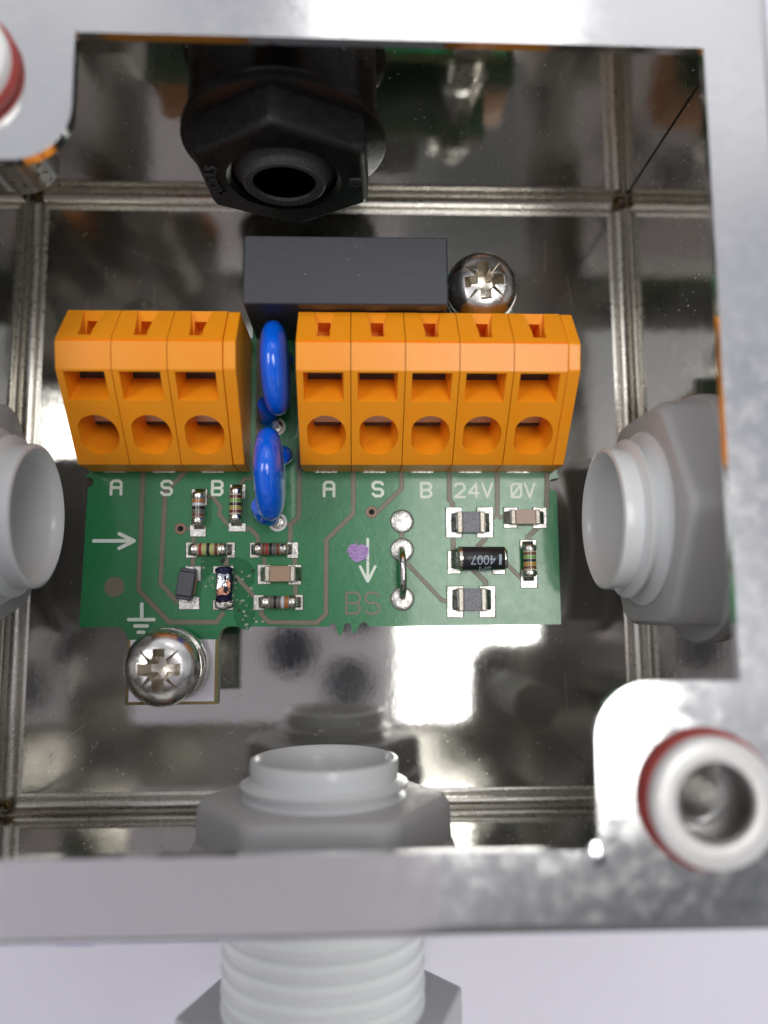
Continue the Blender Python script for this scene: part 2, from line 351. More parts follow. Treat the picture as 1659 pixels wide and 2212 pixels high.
m.build('outer_fold', 'rim', enc, smooth=50)
inner = [(o_, o_)] + [(-19.1, o_ + .25)] + tabTL[::-1][1:] + [(-o_, -o_)] + [(20.0, -o_)] + tabBR[::-1][1:]
bm = bmesh.new()
def loop(pts, z):
    vs = [bm.verts.new((x, y, z)) for x, y in pts]; return [bm.edges.new((vs[i], vs[(i + 1) % len(vs)])) for i in range(len(vs))], vs
es = []
e1, v1 = loop(outer, ZR); e2, v2 = loop(inner, ZR)
hc = [(27.8, -27.4), (-27.9, 27.7)]; vh = []
e3 = []
for h in hc:
    e, v = loop([(h[0] + 3.0 * math.cos(2 * PI * i / 40), h[1] + 3.0 * math.sin(2 * PI * i / 40)) for i in range(40)], ZR); e3 += e; vh.append(v)
bmesh.ops.triangle_fill(bm, use_beauty=True, use_dissolve=False, edges=e1 + e2 + e3)
# drop any fill inside the opening or the holes
def inpoly(x, y, poly):
    c = False; n = len(poly)
    for i in range(n):
        x1, y1 = poly[i]; x2, y2 = poly[(i + 1) % n]
        if (y1 > y) != (y2 > y) and x < (x2 - x1) * (y - y1) / (y2 - y1) + x1: c = not c
    return c
bad = [f for f in bm.faces if inpoly(f.calc_center_median().x, f.calc_center_median().y, inner) or any((f.calc_center_median().xy - Vector(h)).length < 2.95 for h in hc)]
bmesh.ops.delete(bm, geom=bad, context='FACES_ONLY')
ext = bmesh.ops.extrude_face_region(bm, geom=list(bm.faces))
for v in [g for g in ext['geom'] if isinstance(g, bmesh.types.BMVert)]: v.co.z -= .9
bmesh.ops.recalc_face_normals(bm, faces=bm.faces)
me = bpy.data.meshes.new('rim'); bm.to_mesh(me); bm.free()
rim = link_mesh('rim', me, 'rim', enc, 40)
q = rim.modifiers.new('b', 'BEVEL'); q.width = .10; q.segments = 2; q.limit_method = 'ANGLE'; q.angle_limit = math.radians(40)
# weld beads where the tabs meet the rim
for (x, y) in [(19.9, -31.3)]:
    m = MB(); m.lathe([(.9, -.04), (.7, .02), (.4, .05), (0, .06)], 24, Matrix.Translation((x, y, ZR)) @ Matrix.Diagonal((1, 1.1, 1, 1))); m.build('weld_bead', 'rim', enc)
# sleeves with red gaskets and threaded inserts
for (x, y) in hc:
    t = Matrix.Translation((x, y, 0))
    m = MB(); m.lathe([(2.73, ZR + .1), (2.73, 34.6), (2.85, 34.85), (3.2, 34.9), (4.15, 34.9), (4.4, 34.8), (4.5, 34.55), (4.5, ZR + .1)], 56, t, close=True); bs = m.build('sleeve', 'sleeve', enc)
    m = MB(); m.lathe([(2.55, 31.75), (2.55, 34.7), (2.71, 34.78), (2.71, 31.75)], 56, t, close=True); m.build('bushing_lining', 'darksteel', enc)
    m = MB(); m.lathe([(4.42 + .48 * math.cos(a), ZR + .5 + .48 * math.sin(a)) for a in [2 * PI * i / 12 for i in range(12)]], 56, t, close=True); m.build('gasket', 'gasket', enc)
    m = MB(); pr = [(3.2, 32.0), (3.2, 20.2), (3.0, 20.0), (1.9, 20.0)]
    z = 20.4
    while z < 31.2: pr += [(2.1, z), (1.85, z + .35)]; z += .7
    pr += [(2.1, 31.4), (2.25, 31.7), (2.9, 31.7)]
    pr[3] = (.001, 20.0); pr.insert(4, (.001, 20.3)); pr.insert(5, (1.9, 20.35))
    m.lathe(pr, 40, t, close=True); m.build('threaded_insert', 'steel', enc, smooth=30)
# standoffs for the board
for (x, y) in [(16, 19.3), (-16, -19.3)]:
    m = MB(); m.lathe([(3.0, 0), (3.0, .3), (2.5, .5), (2.5, 6.75), (1.6, 6.75)], 32, Matrix.Translation((x, y, 0))); m.build('standoff', 'steel', enc)

# ------------------------------------------------------------------ cable glands
def gland(label, pos, ang, hexrot, outer=False, tip=8.8, nutlen=5.3, group='grey cable glands in the walls'):
    """built along +Z pointing into the box from the wall plane (z=0 is the inside wall face)"""
    g = thing('cable_gland', label, 'cable gland', pos, group)
    g.rotation_mode = 'QUATERNION'
    g.rotation_quaternion = ang.to_track_quat('Z', 'Y')
    m = MB()
    pr = [(5.5, -12), (5.55, 0), (5.7, tip - 1.2), (5.95, tip - .25), (6.3, tip), (6.62, tip - .12), (6.7, tip - .5), (6.62, tip - 1.5), (6.55, tip - 1.75),
          (7.1, tip - 1.95), (7.5, tip - 2.15), (7.45, tip - 2.4), (6.8, tip - 2.8), (6.75, tip - 3.0), (7.5, tip - 3.4), (8.2, tip - 3.62), (8.15, tip - 3.85), (6.8, tip - 4.3), (6.8, 0), (6.8, -1.5), (8.6, -1.5), (8.6, -12)]
    m.lathe(pr, 64, close=True); tb = m.build('tube', 'tubegrey', g, smooth=50)
    m = MB(); n = 64                              # hexagonal nut with softened corners, hollow
    R0 = 11.6
    def ring(scale, z, rmax):
        out = []
        for i in range(96):
            a = 2 * PI * i / 96; k = (a - hexrot) % (PI / 3) - PI / 6; r = R0 * math.cos(PI / 6) / math.cos(k) * scale; out.append((min(r, rmax) * math.cos(a), min(r, rmax) * math.sin(a), z))
        return out
    rings = [[(6.75 * math.cos(2 * PI * i / 96), 6.75 * math.sin(2 * PI * i / 96), .0) for i in range(96)],
             ring(1, 0, 11.45), ring(1, .3, 11.45), ring(1, nutlen - .9, 11.3), ring(.985, nutlen - .4, 11.0), ring(.96, nutlen - .1, 10.7), ring(.93, nutlen, 10.4),
             [(7.1 * math.cos(2 * PI * i / 96), 7.1 * math.sin(2 * PI * i / 96), nutlen) for i in range(96)], [(6.75 * math.cos(2 * PI * i / 96), 6.75 * math.sin(2 * PI * i / 96), nutlen - .4) for i in range(96)]]
    K = len(rings)
    m.add([v for r in rings for v in r], [(j * 96 + i, j * 96 + (i + 1) % 96, ((j + 1) % K) * 96 + (i + 1) % 96, ((j + 1) % K) * 96 + i) for j in range(K) for i in range(96)])
    m.build('lock_nut', 'nutgrey', g, smooth=28)
    m = MB(); m.lathe([(6.75, .02), (6.75, 1.35), (11.0, 1.35), (11.6, 1.1), (11.75, .6), (11.75, .02)], 72, close=True); m.build('washer', 'nutgrey', g, smooth=28)
    if outer:
        m = MB(); pr = [(5.6, -.9), (9.4, -.9), (9.4, -1.6), (8.9, -1.8), (8.85, -4.6)]
        z = -5.0
        while z > -18: pr += [(8.15, z - .1), (8.12, z - .25), (8.6, z - .45), (8.85, z - .65), (8.87, z - .9), (8.82, z - 1.2), (8.6, z - 1.4)]; z -= 1.5
        pr += [(5.6, -19.5)]
        m.lathe(pr, 72, close=True); m.build('outer_thread', 'tubewhite', g, smooth=30)
        m = MB(); m.prism(hexpts(12.6, hexrot + .17), -19, -12.2); m.build('outer_nut', 'nutgrey', g, smooth=0, bevel=.25)
    else:
        m = MB(); m.prism(hexpts(11.5, hexrot), -7, -.9); m.build('outer_nut', 'nutgrey', g, smooth=0, bevel=.3)
    return g
GZ = 17.0
g_b = gland('light grey cable gland through the lower wall, its outer threads showing over the white paper', (0, -W, GZ), Vector((0, 1, 0)), 0, outer=True, tip=8.5, nutlen=5.2)
g_r = gland('grey cable gland in the wall on the right, pointing left towards the green board', (W, -5.5, GZ), Vector((-1, 0, 0)), PI / 6, tip=9.5, nutlen=5.7)
g_l = gland('grey cable gland cut off by the left picture edge, its open end facing right', (-W, -5.2, GZ), Vector((1, 0, 0)), PI / 6 + .30, tip=9.2, nutlen=5.5)

# black gland in the upper wall
bgp = Vector((-4.0, W, 18.6))
g = thing('cable_gland', 'black plastic cable gland with a round bore, fixed in the upper wall', 'cable gland', bgp)
g.rotation_mode = 'QUATERNION'; TQ = Vector((0, -1, 0)).to_track_quat('Z', 'Y'); g.rotation_quaternion = TQ
HR = PI / 2 + .06
m = MB(); R0 = 9.15
def ring(scale, z, rmax, rot=HR, R0=9.15, n=96):
    out = []
    for i in range(n):
        a = 2 * PI * i / n; k = (a - rot) % (PI / 3) - PI / 6; r = R0 * math.cos(PI / 6) / math.cos(k) * scale; out.append((min(r, rmax) * math.cos(a), min(r, rmax) * math.sin(a), z))
    return out
def rings_mesh(m, rings, n=96):
    K = len(rings)
    m.add([v for r in rings for v in r], [(j * n + i, j * n + (i + 1) % n, ((j + 1) % K) * n + (i + 1) % n, ((j + 1) % K) * n + i) for j in range(K) for i in range(n)])
def circ(r, z, n=96): return [(r * math.cos(2 * PI * i / n), r * math.sin(2 * PI * i / n), z) for i in range(n)]
rings_mesh(m, [circ(5.1, 4.4), circ(9.3, 4.4), ring(1, 4.9, 9.6), ring(1, 7.6, 9.15), ring(.99, 8.1, 8.95), ring(.965, 8.35, 8.75), ring(.94, 8.45, 8.6), circ(5.5, 8.45), circ(5.1, 8.1)])
m.build('hex_nut', 'black', g, smooth=26)
m = MB(); m.lathe([(3.2, 3.9), (9.6, 3.9), (9.85, 4.05), (9.85, 4.75), (9.6, 4.9), (3.2, 4.9)], 72, close=True); m.build('collar', 'black', g)
m = MB(); rings_mesh(m, [circ(3.2, 0), ring(1, 0, 9.3, PI / 6, 10.2), ring(1, 3.3, 9.3, PI / 6, 10.2), ring(.97, 3.8, 9.0, PI / 6, 10.2), circ(3.2, 3.85)]); m.build('body', 'black', g, smooth=26)
m = MB(); m.lathe([(3.0, 0), (3.0, 8.6), (3.1, 8.85), (3.75, 9.0), (4.0, 8.8), (4.0, 8.4), (4.15, 8.2), (4.9, 7.6), (5.05, 7.2), (5.05, 5.0), (3.3, 5.0), (3.3, 0)], 64, close=True); m.build('sealing_ring', 'rubber', g, smooth=40)
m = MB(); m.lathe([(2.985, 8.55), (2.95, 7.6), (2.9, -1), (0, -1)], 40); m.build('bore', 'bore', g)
def text_mesh(body, size, extr):
    c = bpy.data.curves.new('t', 'FONT'); c.body = body; c.size = size; c.extrude = extr; c.offset = .02 if extr > .05 else 0; c.align_x = 'CENTER'; c.align_y = 'CENTER'
    o = bpy.data.objects.new('t', c); COL.objects.link(o); bpy.context.view_layer.update()
    me = bpy.data.meshes.new_from_object(o.evaluated_get(bpy.context.evaluated_depsgraph_get())); bpy.data.objects.remove(o, do_unlink=True); return me
# raised marking: letters follow the rim of the nut (local frame: x right?, y up of the picture)
def embossed(body, size, rad, a_mid, name):
    me = text_mesh(body, size, .17)
    for v in me.vertices:
        a = a_mid - v.co.x / rad; r = rad + v.co.y
        v.co = Vector((r * math.cos(a), r * math.sin(a), 8.45 + v.co.z + .04))
    o = link_mesh(name, me, 'marking', g, 30)
    return o
FX = (TQ @ Vector((1, 0, 0)))           # how local x lies in the world
A_L = 0.0 if FX.x < 0 else PI
embossed('M12x1.5', 1.5, 6.95, A_L - .02 * (1 if FX.x < 0 else -1) + 0, 'raised_marking')
embossed('ID', 1.5, 6.8, A_L + PI, 'raised_marking')

# ------------------------------------------------------------------ the board
pcb = thing('circuit_board', 'green printed circuit board with white letters and bare isolation lines, screwed in the box', 'circuit board', (0, 0, 0))
def xy(v): return (v.x, v.y)
ys = -15.6
out = [(-25.2, ys)]
# lower edge from left to right: tab for the earth screw, then mouse-bite notches, then the corner
tabl, tabr = -20.4, -11.2
out += arc(-21.6, ys - 1.2, 1.2, 90, 0, 6)[:]
out = [(-25.3, ys)] + [(tabl - 1.2, ys)] + arc(tabl - 1.2, ys - 1.2, 1.2, 90, 0, 6)[1:] + [(tabl, -23.4), (tabr, -23.4)] + arc(tabr + 1.2, ys - 1.2, 1.2, 180, 90, 6)
n0 = a4(210, 950).x; n1 = a4(250, 950).x; n2 = a4(300, 950).x; n3 = a4(330, 950).x; n4 = a4(380, 950).x; n5 = a4(430, 950).x
def bite(xa, xb): c = (xa + xb) / 2; r = (xb - xa) / 2; return arc(c, ys - .1, r, 180, 0, 8)
out += bite(n0, n1) + [(n1 + .12, ys - .55), (a4(275, 0).x, ys - 1.15), (n2 - .2, ys - .45)] + bite(n2 - .1, n3 + .1) + [(n3 + .2, ys - .7), (a4(352, 0).x, ys - .8), (n4 - .15, ys - .4)] + bite(n4, n5)
out += [(24.2, ys)] + [(24.2, -1.7)] + arc(23.9, -.9, .62, 265, 95, 8) + [(24.5, -.2), (24.3, .6), (24.2, 1), (24.2, 15.5), (20.0, 15.5), (20.0, 22.6), (-8.2, 22.6), (-8.2, 15.0), (-25.0, 15.0), (-25.0, .2), (-25.35, -.1)] + arc(-24.95, -.65, .5, 95, -95, 8)
me_pts = []
m = MB(); m.prism(out, BZ - 1.6, BZ - .03, 1)
bd = m.build('board', ['mask', 'fr4'], pcb, smooth=0)
m = MB(); m.add([(x, y, BZ) for x, y in out], [tuple(range(len(out)))]); n = len(out)
m.add([(x, y, BZ) for x, y in out] + [(x, y, BZ - .03) for x, y in out], [(i, (i + 1) % n, n + (i + 1) % n, n + i) for i in range(n)])
m.add([(x, y, BZ - 1.602) for x, y in out], [tuple(range(len(out)))[::-1]])
m.build('solder_mask', 'mask', pcb, smooth=0)
# isolation gaps
iso = [
    ([a3(462, 60), a3(430, 915), a3(640, 1135), a3(965, 1135), a3(1015, 1065)], .44),
    ([a3(760, 90), a3(612, 240), a3(580, 870), a3(700, 1000)], .44),
    ([a3(890, 268), a3(940, 275), a3(990, 340), a3(985, 395), a3(1040, 460), a3(1065, 466)], .40),
    ([a3(1150, 490), a3(1195, 490), a3(1250, 550), a3(1252, 595)], .40),
    ([a3(1125, 190), a3(1158, 150), a3(1200, 150), P(556, 1012, BZ), P(558, 800, BZ), P(560, 700, BZ)], .32),
    ([P(648, 960, BZ), a3(1530, 410), a3(1475, 462), a3(1470, 592)], .44),
    ([a3(1405, 460), a3(1474, 461)], .36),
    ([a3(808, 540), a3(807, 592)], .42), ([a3(805, 688), a3(800, 758)], .42), ([a3(1036, 688), a3(1030, 752)], .42),
    ([a3(1295, 688), a3(1294, 745)], .36), ([a3(1506, 688), a3(1500, 745)], .42), ([a3(1508, 868), a3(1508, 952)], .42),
    ([a3(1095, 815), a3(1232, 965)], .38),
    ([a3(1273, 1048), a3(1273, 1080), a3(1325, 1135), a4(140, 940), a4(192, 890), a4(195, 470), a4(347, 322), a4(349, 60)], .44),
    ([a3(752, 491), a3(790, 491)], .36),
    ([a4(622, 60), a4(622, 180), a4(478, 318)], .42),
    ([a4(893, 60), a4(893, 240), a4(912, 264), a4(912, 290)], .44),
    ([a4(1165, 60), a4(1165, 345)], .44), ([a4(1130, 341), a4(1158, 341)], .36), ([a4(1172, 341), a4(1208, 341)], .36),
    ([a4(1448, 60), a4(1446, 300)], .44), ([a4(1398, 400), a4(1340, 452), a4(1338, 478)], .44),
    ([a4(915, 450), a4(915, 538)], .44), ([a4(1100, 450), a4(1092, 472), a4(1050, 512)], .44),
    ([a4(1020, 632), a4(1100, 708), a4(1100, 738)], .44), ([a4(1200, 588), a4(1305, 692)], .36),
    ([a4(642, 592), a4(850, 812), a4(888, 820)], .36), ([a4(622, 410), a4(622, 480)], .40)]
for k, (pts, wd) in enumerate(iso):
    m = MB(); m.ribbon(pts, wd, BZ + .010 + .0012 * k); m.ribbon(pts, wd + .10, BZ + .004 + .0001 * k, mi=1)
    m.build('isolation_line', ['iso', 'isoedge'], pcb, smooth=0)
# fiducial, vias, round pads
m = MB(); m.disc(a3(263, 893), 1.02, BZ + .02); m.build('fiducial', 'iso', pcb, smooth=0)
for c, r, h in ((a3(718, 492), .58, .30), (a4(452, 312), .60, .30)):
    m = MB(); m.disc(c, r + .05, BZ + .045, mi=1); m.disc(c, r, BZ + .055); m.disc(c, h, BZ + .062, mi=2); m.build('via', ['ring', 'isoedge', 'hole'], pcb, smooth=0)
def stroke_letters(mb, ch, c, w_, h_, wd, z):
    x0, x1 = -w_ / 2, w_ / 2; y0, y1 = -h_ / 2, h_ / 2; k = w_ * .22
    S = {'A': [[(x0, y0), (x0, y1 - k), (x0 + k, y1), (x1 - k, y1), (x1, y1 - k), (x1, y0)], [(x0, 0), (x1, 0)]],
         'S': [[(x1, y1 - k), (x1 - k, y1), (x0 + k, y1), (x0, y1 - k), (x0, k), (x0 + k, 0), (x1 - k, 0), (x1, -k), (x1, y0 + k), (x1 - k, y0), (x0 + k, y0), (x0, y0 + k)]],
         'B': [[(x1 - k, 0), (x0, 0), (x0, y1), (x1 - k, y1), (x1, y1 - k), (x1, k), (x1 - k, 0), (x1, -k), (x1, y0 + k), (x1 - k, y0), (x0, y0), (x0, 0)]],
         '2': [[(x0, y1 - k), (x0 + k, y1), (x1 - k, y1), (x1, y1 - k), (x1, k * .6), (x0, y0), (x1, y0)]],
         '4': [[(x1 - k, y0), (x1 - k, y1), (x0, y0 + h_ * .3), (x1, y0 + h_ * .3)]],
         'V': [[(x0, y1), (0, y0), (x1, y1)]],
         '0': [[(x0 + k, y0), (x0, y0 + k), (x0, y1 - k), (x0 + k, y1), (x1 - k, y1), (x1, y1 - k), (x1, y0 + k), (x1 - k, y0), (x0 + k, y0)], [(x0 - .03, y0), (x1 + .03, y1)]]}[ch]
    j = 0
    for pl in S:
        for a, b in zip(pl, pl[1:]):
            mb.ribbon([(c[0] + a[0], c[1] + a[1]), (c[0] + b[0], c[1] + b[1])], wd, z + j * .0022, caps=True); j += 1
def letter(chs, c, w_, h_, wd, gap=0, material='silk', z=BZ + .05, name='printed_letter'):
    m = MB(); n = len(chs)
    for i, ch in enumerate(chs): stroke_letters(m, ch, (c.x + (i - (n - 1) / 2) * (w_ + gap), c.y), w_, h_, wd, z + .026 * (i % 2))
    return m.build(name, material, pcb, smooth=0)
LH = 1.42; LW = 1.02; LS = .30
letter('A', a3(276, 210), LW, LH, LS); letter('S', a3(623, 212), LW, LH, LS); letter('B', a3(971, 213), LW, LH, LS)
letter('A', a4(210, 182), LW, LH + .05, LS); letter('S', a4(487, 182), LW, LH + .05, LS); letter('B', a4(761, 188), LW, LH + .05, LS)
letter('24V', a4(1030, 190), LW, LH, LS - .03, .44); letter('0V', a4(1310, 190), LW, LH, LS - .03, .40)
letter('B', a4(347, 829), 1.38, 2.12, .24, 0, 'iso', name='etched_letter'); letter('S', a4(456, 829), 1.38, 2.12, .24, 0, 'iso', name='etched_letter')
def strokes(lst, wd, name):
    m = MB()
    for j, (a, b) in enumerate(lst): m.ribbon([xy(a), xy(b)], wd, BZ + .05 + j * .0022, caps=True)
    m.build(name, 'silk', pcb, smooth=0)
strokes([(a3(122, 576), a3(398, 576)), (a3(297, 527), a3(398, 575)), (a3(297, 627), a3(398, 577))], .37, 'printed_arrow')
strokes([(a4(430, 467), a4(430, 700)), (a4(387, 622), a4(429, 705)), (a4(472, 622), a4(431, 705))], .29, 'printed_arrow')
strokes([(a3(452, 1010), a3(452, 1110)), (a3(362, 1117), a3(535, 1117)), (a3(405, 1161), a3(490, 1161)), (a3(427, 1204), a3(465, 1204))], .36, 'earth_symbol')
# purple pen dab
m = MB(); c = a4(375, 540)
pts = []
for i in range(40):
    a = 2 * PI * i / 40; r = .98 * (1 + .12 * math.sin(3 * a + .4) + random.uniform(-.13, .10)); pts.append((c.x + r * 1.08 * math.cos(a), c.y + r * .98 * math.sin(a), BZ + .075))
m.add(pts, [tuple(range(40))]); 
for k in range(14):
    a = random.uniform(0, 2 * PI); p0 = Vector((c.x + 1.0 * math.cos(a), c.y + 1.0 * math.sin(a))); p1 = p0 + Vector((random.uniform(-.4, .4), random.uniform(-.4, .4)))
    m.ribbon([p0, p1], .09, BZ + .077 + k * .001)
m.build('pen_mark', 'purple', pcb, smooth=0)
# tinned earth pad on the tab, gold border
m = MB(); m.add([(tabl + .3, -23.1, BZ + .02), (tabr - .3, -23.1, BZ + .02), (tabr - .3, -16.9, BZ + .02), (tabl + .3, -16.9, BZ + .02)], [(0, 1, 2, 3)])
m.build('earth_pad', mat('earth_pad_tin', (.82, .81, .84), .28, .9, bump=(1, .03)), pcb, smooth=0)
m = MB()
for a, b in (((tabl + .02, -23.24), (tabr - .02, -23.24)), ((tabr - .16, -23.0), (tabr - .16, -16.9)), ((tabl + .16, -23.0), (tabl + .16, -16.9))): m.ribbon([a, b], .27, BZ + .012 + .002 * len(m.f))
m.build('pad_border', mat('bare_laminate', (.30, .21, .07), .5), pcb, smooth=0)
m = MB(); m.add([(tabl + .3, -23.1, BZ - 1.61), (tabr - .3, -23.1, BZ - 1.61), (tabr - .3, -16.9, BZ - 1.61), (tabl + .3, -16.9, BZ - 1.61)], [(3, 2, 1, 0)]); m.build('underside_pad', 'tin', pcb, smooth=0, fix=False)
m = MB(); m.disc((16, 19.3), 3.8, BZ + .02); m.build('screw_pad', 'tin', pcb, smooth=0)

pads = MB(); npad = [0]
def pad(x0, y0, x1, y1, f):
    a = f(x0, y0); b = f(x1, y1); c1 = f(x1, y0); c2 = f(x0, y1)
    m = MB(); z = BZ + .07
    m.add([(p.x, p.y, z) for p in (a, c1, b, c2)] + [(p.x, p.y, BZ) for p in (a, c1, b, c2)], [(0, 1, 2, 3), (0, 4, 5, 1), (1, 5, 6, 2), (2, 6, 7, 3), (3, 7, 4, 0)])
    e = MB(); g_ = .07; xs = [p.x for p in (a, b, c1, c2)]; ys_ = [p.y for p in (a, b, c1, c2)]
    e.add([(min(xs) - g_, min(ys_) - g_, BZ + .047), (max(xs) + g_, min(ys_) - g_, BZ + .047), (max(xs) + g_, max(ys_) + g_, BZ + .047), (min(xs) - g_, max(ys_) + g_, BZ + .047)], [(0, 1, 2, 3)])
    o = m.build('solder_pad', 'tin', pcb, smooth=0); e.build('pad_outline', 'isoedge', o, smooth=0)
for p in [(797, 222, 900, 330), (785, 470, 890, 545), (1060, 190, 1162, 285), (1050, 455, 1165, 510), (758, 588, 830, 690), (1040, 588, 1090, 690), (1197, 590, 1262, 690), (1455, 588, 1525, 692),
          (1250, 742, 1335, 872), (1460, 742, 1545, 875), (1222, 950, 1292, 1050), (1508, 948, 1558, 1050), (768, 752, 857, 850), (708, 962, 846, 1045), (945, 752, 1080, 800), (943, 985, 1078, 1048)]: pad(*p, a3)
for p in [(876, 287, 962, 455), (1052, 287, 1139, 455), (882, 735, 970, 908), (1066, 735, 1152, 908), (1204, 288, 1276, 400), (1370, 288, 1443, 402), (886, 534, 955, 660), (1140, 540, 1208, 662), (1297, 472, 1384, 520), (1300, 640, 1390, 740)]: pad(*p, a4)
for c in (a4(625, 365), a4(625, 527), a4(627, 805)):
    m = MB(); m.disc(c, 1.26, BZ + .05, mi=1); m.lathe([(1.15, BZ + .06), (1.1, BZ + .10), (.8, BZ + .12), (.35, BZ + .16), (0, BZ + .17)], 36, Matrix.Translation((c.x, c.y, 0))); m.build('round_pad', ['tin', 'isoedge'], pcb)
for c in (P(597, 922, BZ), P(600, 1128, BZ)):
    m = MB(); m.disc(c, .98, BZ + .08, mi=0); m.lathe([(.7, BZ + .085), (.62, BZ + .14), (.3, BZ + .2), (0, BZ + .2)], 30, Matrix.Translation((c.x, c.y, 0)), mi=1); m.build('round_pad', ['sleeve', 'solder'], pcb)
m = MB(); M['wetmask'] = mat('flux_wetted_mask', (.005, .14, .04), .12, coat=.6, bump=(1.2, .05))
pl_ = [(860, 700), (960, 680), (1120, 690), (1190, 720), (1235, 780), (1225, 860), (1190, 900), (1235, 960), (1225, 1060), (1235, 1120), (1180, 1190), (1110, 1170), (1080, 1090), (1095, 960), (1070, 860), (960, 760), (880, 850), (850, 780)]
m.add([(a3(*q_).x, a3(*q_).y, BZ + .0035) for q_ in pl_][::-1], [tuple(range(len(pl_)))]); m.build('flux_film', 'wetmask', pcb, smooth=0)
# flux spatter round the burnt part
rr = random.Random(3); m = MB()
for k in range(46):
    t = rr.random(); c = a3(rr.gauss(1150, 55) , rr.uniform(690, 1190)) if rr.random() < .8 else a3(rr.uniform(860, 960), rr.uniform(690, 900))
    r = rr.uniform(.05, .17); st = rr.uniform(.35, 1.6)
    m.lathe([(r, 0), (r * .8, r * .35), (r * .4, r * .5), (0, r * .55)], 10, Matrix.Translation((c.x, c.y, BZ + .01)) @ Matrix.Rotation(rr.uniform(0, PI), 4, 'Z') @ Matrix.Diagonal((1, st, 1, 1)))
struct(m.build('flux_spatter', 'flux', pcb), 'stuff')
m = MB()
for (x, y, r, s) in [(1008, 712, .34, .5), (1120, 1052, .16, .7), (1100, 845, .15, 1.2), (1215, 782, .2, .5)]:
    c = a3(x, y); m.lathe([(r, 0), (r * .8, .03), (0, .05)], 14, Matrix.Translation((c.x, c.y, BZ + .07)) @ Matrix.Rotation(.6, 4, 'Z') @ Matrix.Diagonal((1, s, 1, 1)))
m.build('burn_mark', 'soot', pcb)

# ------------------------------------------------------------------ orange terminal blocks
BW = 5.08; y0_, z0_ = .45, BZ + .05
prof_c = [(y0_, z0_), (14.55, z0_), (14.75, 16.6), (14.6, 17.1), (10.85, 19.95), (10.6, 19.72), (10.55, 20.05), (8.05, 19.55), (y0_ + .35, 13.0), (y0_, 12.6)]
def solid_profile(x0, x1, prof):
    m = MB(); n = len(prof)
    m.add([(x0, y, z) for y, z in prof] + [(x1, y, z) for y, z in prof], [tuple(range(n))[::-1], tuple(range(n, 2 * n))] + [(i, (i + 1) % n, n + (i + 1) % n, n + i) for i in range(n)]); return m
A0 = Vector((0, y0_ + .35, 13.0)); A1 = Vector((0, 8.05, 19.55)); eu = (A1 - A0).normalized(); en = Vector((0, -eu.z, eu.y)); LEN = (A1 - A0).length
def fp(x, u, d): return Vector((x, 0, 0)) + A0 + eu * u + en * d      # on the front face: x across, u up the slope, d outwards
def rect(x0, x1, u0, u1, d): return [fp(x0, u0, d), fp(x1, u0, d), fp(x1, u1, d), fp(x0, u1, d)]
def cell_mesh():
    body = solid_profile(.035, BW - .035, prof_c)
    c1 = MB(); c1.loft(rect(.62, 4.42, LEN - 3.25, LEN - .22, .3), rect(1.0, 4.05, LEN - 2.2, LEN - .25, -4.6))
    cx, cu, rx, ru = 2.62, 2.85, 1.98, 2.2
    def rrect(x0, x1, u0, u1, d, n=8):
        out = []
        for (sx, su) in ((1, 0), (0, 1), (-1, 0), (0, -1)): pass
        c_ = [((x0 + x1) / 2 + (x1 - x0) / 2 * math.copysign(min(1, abs(math.cos(a)) * 1.35), math.cos(a)), (u0 + u1) / 2 + (u1 - u0) / 2 * math.copysign(min(1, abs(math.sin(a)) * 1.35), math.sin(a))) for a in [2 * PI * i / 48 for i in range(48)]]
        return [fp(x, u, d) for x, u in c_]
    ci = [fp(max(cx + rx * 1.03 * math.cos(a), cx - rx * .93), cu + ru * math.sin(a), .3) for a in [2 * PI * i / 48 for i in range(48)]]
    c2 = MB(); c2.loft(ci, rrect(1.45, 3.95, 1.75, 4.9, -4.8))
    # wire-release notch on the rear facet
    c3 = MB(); c3.loft([Vector((1.35, 15.6, 16.75)), Vector((3.75, 15.6, 16.75)), Vector((3.75, 15.6, 20)), Vector((1.35, 15.6, 20))],
                       [Vector((1.95, 11.7, 17.3)), Vector((3.05, 11.7, 17.3)), Vector((3.05, 11.9, 21.4)), Vector((1.95, 11.9, 21.4))])
    c4 = MB(); c4.box((1.9, 11.3, 14.6), (3.12, 13.55, 21.3))
    return boolean(body, [c1, c2, c3, c4])
CELL = cell_mesh()
ends = solid_profile(0, 1.17, [(y0_, z0_), (14.55, z0_), (14.6, 16.9), (14.45, 17.3), (10.6, 20.0), (8.1, 19.6), (y0_ + .42, 13.0), (y0_, 12.6)])
pl = MB()                                    # spring clamp plate inside the round opening
pl2 = MB(); pl2.loft(rect(.9, 4.2, LEN - 2.5, LEN - .1, -3.3), rect(.9, 4.2, LEN - 2.5, LEN - .1, -3.6))  # dark plate that paints the shaded deep end of the upper slot
pl.loft(rect(1.3, 4.1, 2.45, 4.5, -3.5), rect(1.3, 4.1, 2.45, 4.5, -3.7))
M['slotshade'] = mat('painted_slot_shade', (.05, .03, .025), .4, .3)  # dark colour that paints the shade inside both openings
M['clamp'] = mat('spring_clamp', (.50, .42, .36), .35, .85)
first = None
